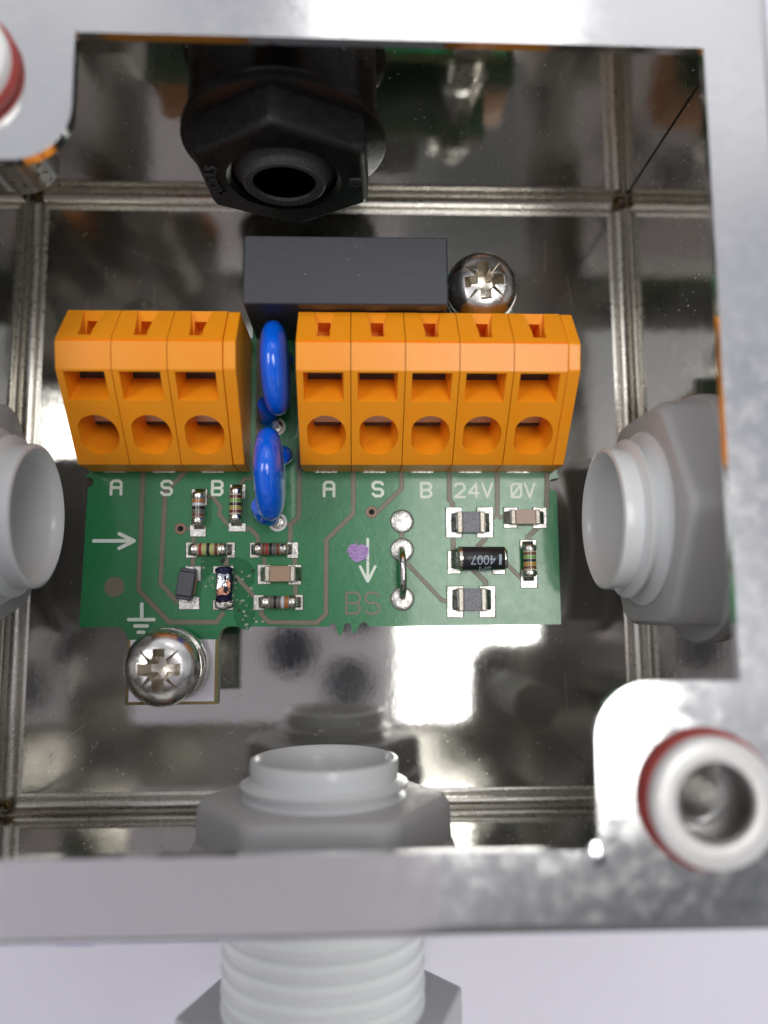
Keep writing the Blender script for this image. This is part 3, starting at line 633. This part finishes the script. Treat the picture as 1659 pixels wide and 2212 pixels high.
def block(x0, n, label):
    global first
    t = thing('terminal_block', label, 'terminal block', (x0, 0, 0), 'orange terminal blocks')
    for i in range(n):
        if first is None:
            h = link_mesh('housing', CELL, 'orange', t, 30)
            s = pl.build('spring_clamp', 'clamp', h, smooth=0)
            lg = MB(); lg.box((1.2, y0_ - .12, BZ + .06), (3.6, y0_ + .3, BZ + .22)); l_ = lg.build('solder_tail', 'tin', h, smooth=0)
            s2 = pl2.build('slot_shade_plate', 'slotshade', h, smooth=0); pl3 = MB(); pl3.loft(rect(1.2, 4.2, 2.05, 2.43, -3.55), rect(1.2, 4.2, 2.05, 2.43, -3.8)); s3 = pl3.build('gap_shade_bar', 'slotshade', h, smooth=0); first = (h, s, l_, s2, s3)  # dark bar paints the shaded gap under the clamp plate
        else:
            h = first[0].copy(); COL.objects.link(h); h.parent = t
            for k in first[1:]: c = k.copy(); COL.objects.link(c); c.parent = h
        h.location = (i * BW, 0, 0)
    e_ = MB(); e_.v = list(ends.v); e_.f = list(ends.f); e_.m = list(ends.m); e = e_.build('end_plate', 'orange', t, smooth=30, bevel=.12); e.location = (n * BW + .02, 0, 0)
    return t
block(-24.62, 3, 'short orange terminal block with three wire holes, left of the blue capacitors')
block(-2.68, 5, 'long orange terminal block with five wire holes, right of the blue capacitors')

# ------------------------------------------------------------------ relay
t = thing('relay', 'dark grey rectangular relay between the black gland and the long orange block', 'relay', (1.95, 18.2, BZ))
m = MB(); m.box((-9.75, -3.4, .25), (9.75, 3.4, 10.2)); m.build('case', 'relay', t, bevel=.16)
for x in (-8, -5.5, 5.5, 8):
    m = MB(); m.box((x - .3, -2.8, 0), (x + .3, -2.4, .3)); m.build('pin', 'tin', t, smooth=0)

# ------------------------------------------------------------------ blue disc capacitors
def blue_cap(c, rz, tilt, R, label, foot, side):
    t = thing('disc_capacitor', label, 'capacitor', c, 'blue disc capacitors')
    t.rotation_euler = (tilt, 0, rz)
    m = MB(); prof = []                      # a lens-shaped lump, thicker in the middle, disc in the local y-z plane
    n = 40; K = 14
    def rad(a): return R * (1 + .03 * math.sin(2 * a + 1) + .015 * math.sin(5 * a))
    vs = []; fs = []
    for j in range(1, K):
        th = PI * j / K
        for i in range(n):
            a = 2 * PI * i / n
            h = 1.42 * math.copysign(abs(math.cos(th)) ** .85, math.cos(th)); r = rad(a) * math.sin(th) ** .55
            vs.append(Vector((h, r * math.cos(a), r * math.sin(a))))
    for j in range(K - 2):
        for i in range(n): fs.append((j * n + i, j * n + (i + 1) % n, (j + 1) * n + (i + 1) % n, (j + 1) * n + i))
    vs += [Vector((1.46, 0, 0)), Vector((-1.46, 0, 0))]; a_ = len(vs) - 2
    for i in range(n): fs.append((a_, (i + 1) % n, i)); fs.append((a_ + 1, (K - 2) * n + i, (K - 2) * n + (i + 1) % n))
    m.add(vs, fs); b = m.build('disc', 'blue', t, smooth=80)
    Mi = (Matrix.Translation(c) @ Euler((tilt, 0, rz)).to_matrix().to_4x4()).inverted()
    for f_, s in zip(foot, side):
        f3 = Mi @ Vector((f_[0], f_[1], BZ + .1)); top = Vector((s, -R * .62, -R * .50)) if f_[2] else Vector((s, R * .5, -R * .7))
        m = MB(); mid = (f3 + top) / 2 + Vector((s * .5, -.1, 0))
        m.tube([top, top * .6 + mid * .4, mid, f3 * .55 + mid * .45, f3 * .85 + mid * .15], [1.1, 1.15, 1.05, .85, .45], 14); m.build('coated_lead', 'blue', t, smooth=80)
        m = MB(); m.tube([f3 * .8 + mid * .2, f3 + Vector((0, 0, -.1))], .30, 12); m.build('wire', 'wire', t)
    return t
c1 = P(596, 797, 14.3); c2 = P(583, 1025, 14.3)
f1 = P(597, 921, BZ); f2 = P(598, 1127, BZ)
blue_cap(c1, math.radians(3), math.radians(-4), 4.55, 'glossy blue disc capacitor at the back, standing between the two orange blocks', [(f1.x, f1.y, 1), (f1.x + .6, f1.y + 7.4, 0)], (-1.1, .3))
blue_cap(c2, math.radians(2), math.radians(2), 4.45, 'glossy blue disc capacitor at the front, beside the resistors and below the first blue disc', [(f2.x, f2.y, 1), (f2.x + .6, f2.y + 7.4, 0)], (-1.1, .5))

# ------------------------------------------------------------------ SMD parts
def melf(c, vert, Ln, D, bands, label, body='melfbody', grp='striped cylindrical resistors on the board'):
    t = thing('resistor', label, 'resistor', (c.x, c.y, BZ + .1), grp, 0 if not vert else -PI / 2)
    T = Matrix.Translation((0, 0, D / 2)) @ Matrix.Rotation(PI / 2, 4, 'Y')
    h = Ln / 2; cap = Ln * .2; rb = D / 2 * .94
    m = MB(); m.lathe([(rb * .97, -h + cap - .1), (rb, -h + cap + .15), (rb * .985, 0), (rb, h - cap - .15), (rb * .97, h - cap + .1)], 32, T); b = m.build('body', body, t)
    for s in (-1, 1):
        m = MB(); r = D / 2; q = [(r * .96, (h - cap)), (r, (h - cap) + .08), (r * 1.01, h - .28), (r * .9, h - .08), (r * .6, h), (0, h)]
        m.lathe([(a, s * z) for a, z in q], 32, T); e = m.build('end_cap', 'steelcap', t, smooth=50)
        m = MB(); m.loft([Vector(v) for v in ((s * (h - cap * .7), -D * .48, -.02), (s * (h + .42), -D * .42, -.02), (s * (h + .42), D * .42, -.02), (s * (h - cap * .7), D * .48, -.02))],
                         [Vector(v) for v in ((s * (h - cap * .7), -D * .40, D * .30), (s * (h + .02), -D * .25, D * .28), (s * (h + .02), D * .25, D * .28), (s * (h - cap * .7), D * .40, D * .30))]); m.build('solder_fillet', 'solder', e, smooth=0, bevel=.08)
    span = Ln - 2 * cap - .25; n = len(bands); wb = span / (n * 1.25)
    for i, b_ in enumerate(bands):
        if b_ is None: continue
        x = -span / 2 + span * (i + .5) / n
        m = MB(); m.lathe([(rb, x - wb / 2), (rb + .018, x - wb / 2 + .02), (rb + .018, x + wb / 2 - .02), (rb, x + wb / 2)], 32, T); m.build('colour_band', BAND[b_], b)
    return t
melf(a3(842, 352, 9.1), True, 3.45, 1.38, ['orange', 'white', 'black', 'gray', 'brown'], 'striped resistor with white and black bands below the left letter S, beside the small hole', 'melfdark')
melf(a3(1098, 326, 9.1), True, 3.6, 1.36, ['darkred', 'green', 'black', 'olive', 'darkred'], 'green banded resistor standing upright right next to the front blue capacitor')
melf(a3(913, 634, 9.1), False, 3.75, 1.36, ['red', 'lime', 'black', 'lime', 'brown'], 'yellow and red banded resistor lying just above the dark burnt component')
melf(a3(1340, 632, 9.1), False, 3.5, 1.32, ['brown', 'red', 'black', 'gray', 'brown'], 'red and brown banded resistor lying below the front blue capacitor, above the tan capacitor', 'melfdark')
melf(a3(1396, 998, 9.1), False, 3.6, 1.36, ['gray', 'black', 'gray', 'white', 'orange'], 'resistor with one white band lying lowest on the board, below the tan capacitor', 'melfdark')
melf(a4(1348, 588, 9.1), True, 3.4, 1.42, ['brown', 'green', 'black', 'amber', 'brown'], 'green and amber banded resistor right of the black diode')

def chip(c, Lx, Ly, H, body, label, name, cat, grp, tw=.2, fill=True):
    t = thing(name, label, cat, (c.x, c.y, BZ + .1), grp)
    m = MB(); m.box((-Lx / 2 + Lx * tw, -Ly / 2, .05), (Lx / 2 - Lx * tw, Ly / 2, H)); m.build('body', body, t, bevel=.04)
    for s in (-1, 1):
        m = MB(); x0, x1 = sorted((s * (Lx / 2 - Lx * tw), s * Lx / 2)); m.box((x0, -Ly / 2 - .04, 0), (x1, Ly / 2 + .04, H + .04)); e = m.build('end_cap', 'term', t, bevel=.14, seg=3)
        m = MB(); a = s * Lx / 2 * .96; b = s * (Lx / 2 + .62)
        m.loft([Vector(v) for v in ((a, -Ly * .5, -.02), (b, -Ly * .48, -.02), (b, Ly * .48, -.02), (a, Ly * .5, -.02))], [Vector(v) for v in ((a, -Ly * .42, H * .8), (a + s * .12, -Ly * .34, H * .7), (a + s * .12, Ly * .34, H * .7), (a, Ly * .42, H * .8))]); m.build('solder_fillet', 'solder', e, smooth=0, bevel=.12)
    return t
chip(a4(1017, 370, 9), 2.95, 2.2, .75, 'graychip', 'grey speckled chip resistor at the upper right, under the letters 24V', 'chip_resistor', 'chip resistor', 'grey speckled chips')
chip(a4(1024, 810, 9), 2.95, 2.3, .75, 'graychip', 'grey speckled chip resistor at the lower right, below the black diode', 'chip_resistor', 'chip resistor', 'grey speckled chips')
chip(a4(1325, 340, 9.2), 3.1, 1.5, .95, 'tan2', 'pinkish chip capacitor under the white letters 0V', 'chip_capacitor', 'capacitor', 'tan chip capacitors', .17)
chip(a3(1403, 803, 9.2), 3.1, 1.58, 1.1, 'tan', 'tan chip capacitor between two striped resistors below the blue capacitor', 'chip_capacitor', 'capacitor', 'tan chip capacitors', .17)

# black cylindrical diode
c = a4(1075, 575, 9.7); D = 2.45; Ln = 4.95
t = thing('diode', 'black cylindrical diode with the number 4007 printed upside down', 'diode', (c.x, c.y, BZ + .1))
T = Matrix.Translation((0, 0, D / 2)) @ Matrix.Rotation(PI / 2, 4, 'Y'); r = D / 2
m = MB(); m.lathe([(r * .97, -Ln / 2 + .42), (r * .985, -Ln / 2 + .5), (r * .985, Ln / 2 - .3), (r * .95, Ln / 2 - .22)], 48, T); b = m.build('body', 'diodeblack', t)
for s in (-1, 1):
    e0 = .42 if s < 0 else .22
    m = MB(); m.lathe([(a, s * z) for a, z in [(r * .9, Ln / 2 - e0 - .05), (r, Ln / 2 - e0), (r, Ln / 2 - .12), (r * .9, Ln / 2), (0, Ln / 2)]], 48, T); e = m.build('end_cap', 'steelcap', t)
    m = MB(); m.loft([Vector(v) for v in ((s * Ln / 2 * .9, -1.1, -.02), (s * (Ln / 2 + .55), -1.0, -.02), (s * (Ln / 2 + .55), 1.0, -.02), (s * Ln / 2 * .9, 1.1, -.02))], [Vector(v) for v in ((s * Ln / 2 * .9, -.9, .7), (s * (Ln / 2 + .02), -.6, .7), (s * (Ln / 2 + .02), .6, .7), (s * Ln / 2 * .9, .9, .7))]); m.build('solder_fillet', 'solder', e, smooth=0, bevel=.1)
def wrap_text(body, size, xoff, aoff, parent):
    me = text_mesh(body, size, .004)
    b_ = bmesh.new(); b_.from_mesh(me)
    bmesh.ops.triangulate(b_, faces=b_.faces); bmesh.ops.subdivide_edges(b_, edges=b_.edges, cuts=1); b_.to_mesh(me); b_.free()
    for v in me.vertices:
        x, y, z = -v.co.x * .92 + xoff, -v.co.y, v.co.z
        a = aoff + y / r; v.co = Vector((x, (r + .012 + z) * math.sin(a), r + (r + .012 + z) * math.cos(a)))
    return link_mesh('printed_number', me, 'print', parent, 0)
wrap_text('4007', 1.40, .0, -.16, b); wrap_text('SM', 1.15, .25, -1.10, b)
m = MB()
for i in range(10):
    a = -.62 + i * .09; a2 = a + .09
    m.add([(1.62, (r + .012) * math.sin(a), r + (r + .012) * math.cos(a)), (1.88, (r + .012) * math.sin(a), r + (r + .012) * math.cos(a)), (1.88, (r + .012) * math.sin(a2), r + (r + .012) * math.cos(a2)), (1.62, (r + .012) * math.sin(a2), r + (r + .012) * math.cos(a2))], [(0, 1, 2, 3)])
m.build('polarity_band', 'print', b, smooth=0)

# moulded package diode, slightly askew
c = a3(752, 872, 9.4)
t = thing('diode', 'flat dark grey moulded diode sitting askew, left of the burnt component', 'diode', (c.x, c.y, BZ + .1), None, math.radians(-8))
m = MB(); m.loft([Vector(v) for v in ((-.92, -1.32, .1), (.92, -1.32, .1), (.92, 1.32, .1), (-.92, 1.32, .1))], [Vector(v) for v in ((-.8, -1.2, 1.15), (.8, -1.2, 1.15), (.8, 1.2, 1.15), (-.8, 1.2, 1.15))]); m.build('package', 'sod', t, bevel=.08)
for s in (-1, 1):
    m = MB(); m.box((-.78, min(s * 1.2, s * 1.62), .0), (.78, max(s * 1.2, s * 1.62), .78)); m.build('end_step', 'sod', t, bevel=.12)
    m = MB(); m.box((-.45, min(s * 1.5, s * 1.85), 0), (.45, max(s * 1.5, s * 1.85), .2)); m.build('lead', 'tin', t, bevel=.05)
m = MB(); m.box((.80, -1.0, .2), (.98, .9, .5)); m.build('side_strip', 'ring', t, bevel=.04)

# burnt component
c = a3(1012, 885, 9.2)
t = thing('burnt_component', 'burnt small component with melted silver body and bare copper patch', 'burnt component', (c.x, c.y, BZ + .1))
def lump(m, cx, cy, rx, ry, z0, h, seed, n=40, mi=0, sq=.6):
    rn = random.Random(seed); ph = [rn.uniform(0, 6) for _ in range(4)]
    pr = [(1.0, 0), (1.0, h * .5), (.93, h * .85), (.75, h), (.35, h * 1.04), (0, h * 1.05)]
    vs = []; fs = []
    for (k, z) in pr:
        for i in range(n):
            a = 2 * PI * i / n; w_ = 1 + .05 * math.sin(3 * a + ph[0]) + .03 * math.sin(7 * a + ph[1])
            ca, sa = math.cos(a), math.sin(a); vs.append(Vector((cx + rx * k * w_ * math.copysign(abs(ca) ** sq, ca), cy + ry * k * w_ * math.copysign(abs(sa) ** sq, sa), z0 + z + .04 * math.sin(4 * a + ph[2]) * k)))
    for j in range(len(pr) - 1):
        for i in range(n): fs.append((j * n + i, j * n + (i + 1) % n, (j + 1) * n + (i + 1) % n, (j + 1) * n + i))
    m.add(vs, fs, mi)
m = MB(); lump(m, 0, 0, .86, 1.75, 0, .62, 1); m.build('scorched_base', 'char', t, smooth=60)
m = MB(); lump(m, 0, -1.85, .98, .55, 0, .5, 4, sq=.8); m.build('solder_blob', 'solder', t, smooth=60)
m = MB(); lump(m, .02, 1.55, .9, .45, .3, .55, 2, sq=.8); m.build('charred_end', 'char', t, smooth=60)
m = MB(); lump(m, 0, -1.35, .82, .32, .32, .45, 3, sq=.8); m.build('charred_end', 'char', t, smooth=60)
m = MB(); lump(m, -.02, .25, .74, 1.18, .45, .42, 5, sq=.45); b = m.build('melted_body', 'molten', t, smooth=60)
m = MB(); lump(m, .12, -.55, .58, .42, .80, .14, 6, sq=.9); lump(m, .5, .12, .24, .55, .8, .12, 7, sq=.9); lump(m, -.35, -.62, .3, .4, .8, .15, 9, sq=.9); m.build('copper_patch', 'copper', b, smooth=60)
m = MB(); lump(m, .30, -.38, .26, .34, .88, .12, 8, sq=.9); lump(m, .2, .75, .12, .3, .84, .12, 18, sq=.9); m.build('pit', 'soot', b, smooth=60)

# wire jumper
p1 = a4(621, 517); p2 = a4(628, 800)
pts = []
for i in range(25):
    s = i / 24; y = p1.y + (p2.y - p1.y) * s; x = p1.x + (p2.x - p1.x) * s + .0
    z = BZ - .3 + 2.3 * (1 - abs(2 * s - 1) ** 3.6); pts.append((x, y, z))
m = MB(); m.tube(pts, .36, 16); o = m.build('wire_jumper', 'wire', None, smooth=60); tag(o, 'bent bare wire bridge joining two round solder pads', 'wire jumper')

# ------------------------------------------------------------------ screws
def screw_head_mesh(rot):
    m = MB(); R = 3.72
    m.lathe([(1.7, -.2), (3.2, -.2), (R - .12, -.12), (R, .15), (R - .03, .55), (R - .25, 1.05), (R * .80, 1.65), (R * .6, 2.0), (R * .35, 2.18), (0, 2.24)], 72)
    cuts = []
    for k in range(2):
        q = MB(); a = rot + k * PI / 2; RM2 = Matrix.Rotation(a, 4, 'Z'); w0, w1, l0, l1 = .36, .62, 1.1, 2.3
        A = [(-l0, -w0, .35), (l0, -w0, .35), (l0, w0, .35), (-l0, w0, .35)]; B = [(-l1, -w1, 2.6), (l1, -w1, 2.6), (l1, w1, 2.6), (-l1, w1, 2.6)]
        if k == 1: A = [(x * .98, y * 1.01, z - .01) for x, y, z in A]; B = [(x * .98, y * 1.01, z + .01) for x, y, z in B]
        q.loft([RM2 @ Vector(v) for v in A], [RM2 @ Vector(v) for v in B]); cuts.append(q)
    q = MB(); q.lathe([(0.001, .2), (.6, .35), (1.15, 1.6), (1.25, 2.7), (.001, 2.7)], 24); cuts.append(q)
    for k in range(4):
        a = rot + PI / 4 + k * PI / 2; RM2 = Matrix.Rotation(a, 4, 'Z'); q = MB()
        q.loft([RM2 @ Vector(v) for v in ((.8, -.02, 1.55), (2.55, -.01, 1.72), (2.55, .01, 1.72), (.8, .02, 1.55))], [RM2 @ Vector(v) for v in ((.8, -.30, 2.5), (2.75, -.16, 2.5), (2.75, .16, 2.5), (.8, .30, 2.5))]); cuts.append(q)
    me = boolean(m, cuts)
    prof_ = [(0, 2.24), (R * .35, 2.18), (R * .6, 2.0), (R * .80, 1.65), (R - .25, 1.05), (R, .15)]
    def top(r_):
        for (a, za), (b, zb) in zip(prof_, prof_[1:]):
            if r_ <= b: return za + (zb - za) * (r_ - a) / (b - a)
        return 0
    me.materials.clear(); me.materials.append(M['screw']); me.materials.append(M['recess'])
    for p in me.polygons:
        if p.center.xy.length < 2.3 and p.center.z < top(p.center.xy.length) - .16: p.material_index = 1
    return me
def screw(loc, rot, label, tilt=(0, 0)):
    t = thing('screw', label, 'screw', loc, 'cross-head screws holding the board'); t.rotation_euler = (tilt[0], tilt[1], 0)
    h = link_mesh('head', screw_head_mesh(rot), None, t, 32); h.location = (0, 0, 3.9)
    m = MB(); m.lathe([(1.95, -6), (1.95, 3.8)], 24); m.build('shank', 'steel', t)
    m = MB(); n = 44                            # split lock washer: one open turn of square wire
    vs = []
    for i in range(n + 1):
        a = .5 + (2 * PI - .22) * i / n; z = 2.55 + .75 * i / n
        for (rr_, dz) in ((2.15, 0), (3.45, 0), (3.45, .8), (2.15, .8)): vs.append((rr_ * math.cos(a), rr_ * math.sin(a), z + dz - .2))
    m.add(vs, [(i * 4 + k, i * 4 + (k + 1) % 4, (i + 1) * 4 + (k + 1) % 4, (i + 1) * 4 + k) for i in range(n) for k in range(4)] + [(0, 1, 2, 3), tuple(n * 4 + k for k in (3, 2, 1, 0))])
    m.build('split_washer', 'screw', t, smooth=40)
    m = MB(); m.lathe([(2.1, 1.4), (3.75, 1.4), (3.8, 1.5), (3.8, 2.1), (3.7, 2.25), (2.1, 2.25)], 56, close=True); m.build('flat_washer', 'screw', t)
    m = MB(); m.lathe([(2.2, .05), (3.3, .05), (3.35, .15), (3.35, 1.35), (2.2, 1.38)], 6, close=True); m.build('nut', 'steel', t, smooth=0, bevel=.1)
    return t
screw((16.05, 19.25, BZ), .10, 'cross-head screw at the upper right, beside the dark grey relay', (0.02, -.02))
screw((-15.75, -19.3, BZ), .0, 'cross-head screw at the lower left, on the silver earth pad', (.03, .0))

# ------------------------------------------------------------------ the phone taking the picture, seen in the polished floor
ph = thing('phone', 'pale phone held above the open box, visible only as a reflection in the polished floor', 'phone', (CAM_LOC.x, CAM_LOC.y, CAM_LOC.z + 2.2))
m = MB(); x0, x1, yb, yt, rc = -60, 11.5, -132, 14, 9
poly = arc(x1 - rc, yt - rc, rc, 0, 90, 8) + arc(x0 + rc, yt - rc, rc, 90, 180, 8) + arc(x0 + rc, yb + rc, rc, 180, 270, 8) + arc(x1 - rc, yb + rc, rc, 270, 360, 8)
m.prism(poly, 0, 8); m.build('back', 'phone', ph, smooth=0, bevel=1.2)
for (x, y) in [(-1.5, -17), (-14.5, -9.5)]:
    m = MB(); m.lathe([(0, -1.2), (5.2, -1.2), (5.6, -.9), (5.6, 0)], 40, Matrix.Translation((x, y, 0))); m.build('lens', 'lens', ph)
m = MB(); m.lathe([(3.0, -1.2), (5.4, -1.2), (5.7, -.9), (5.7, 0), (3.0, 0)], 40, close=True); m.build('lens_ring', 'lens', ph)

# ------------------------------------------------------------------ lint on the floor
rr = random.Random(11); m = MB()
for k in range(34):
    if k < 24: x, y = rr.uniform(-31, 22), rr.uniform(-32, -22)
    else: x, y = rr.uniform(-32, 30), rr.uniform(12, 31)
    a = rr.uniform(0, 2 * PI); L_ = rr.uniform(.15, .9); cv = rr.uniform(-1.6, 1.6); pts = []
    for i in range(7): s = i / 6; pts.append((x + L_ * s * math.cos(a + cv * s), y + L_ * s * math.sin(a + cv * s), .05))
    m.tube(pts, .022, 5)
o = struct(m.build('lint', 'lint', None, smooth=0), 'stuff')
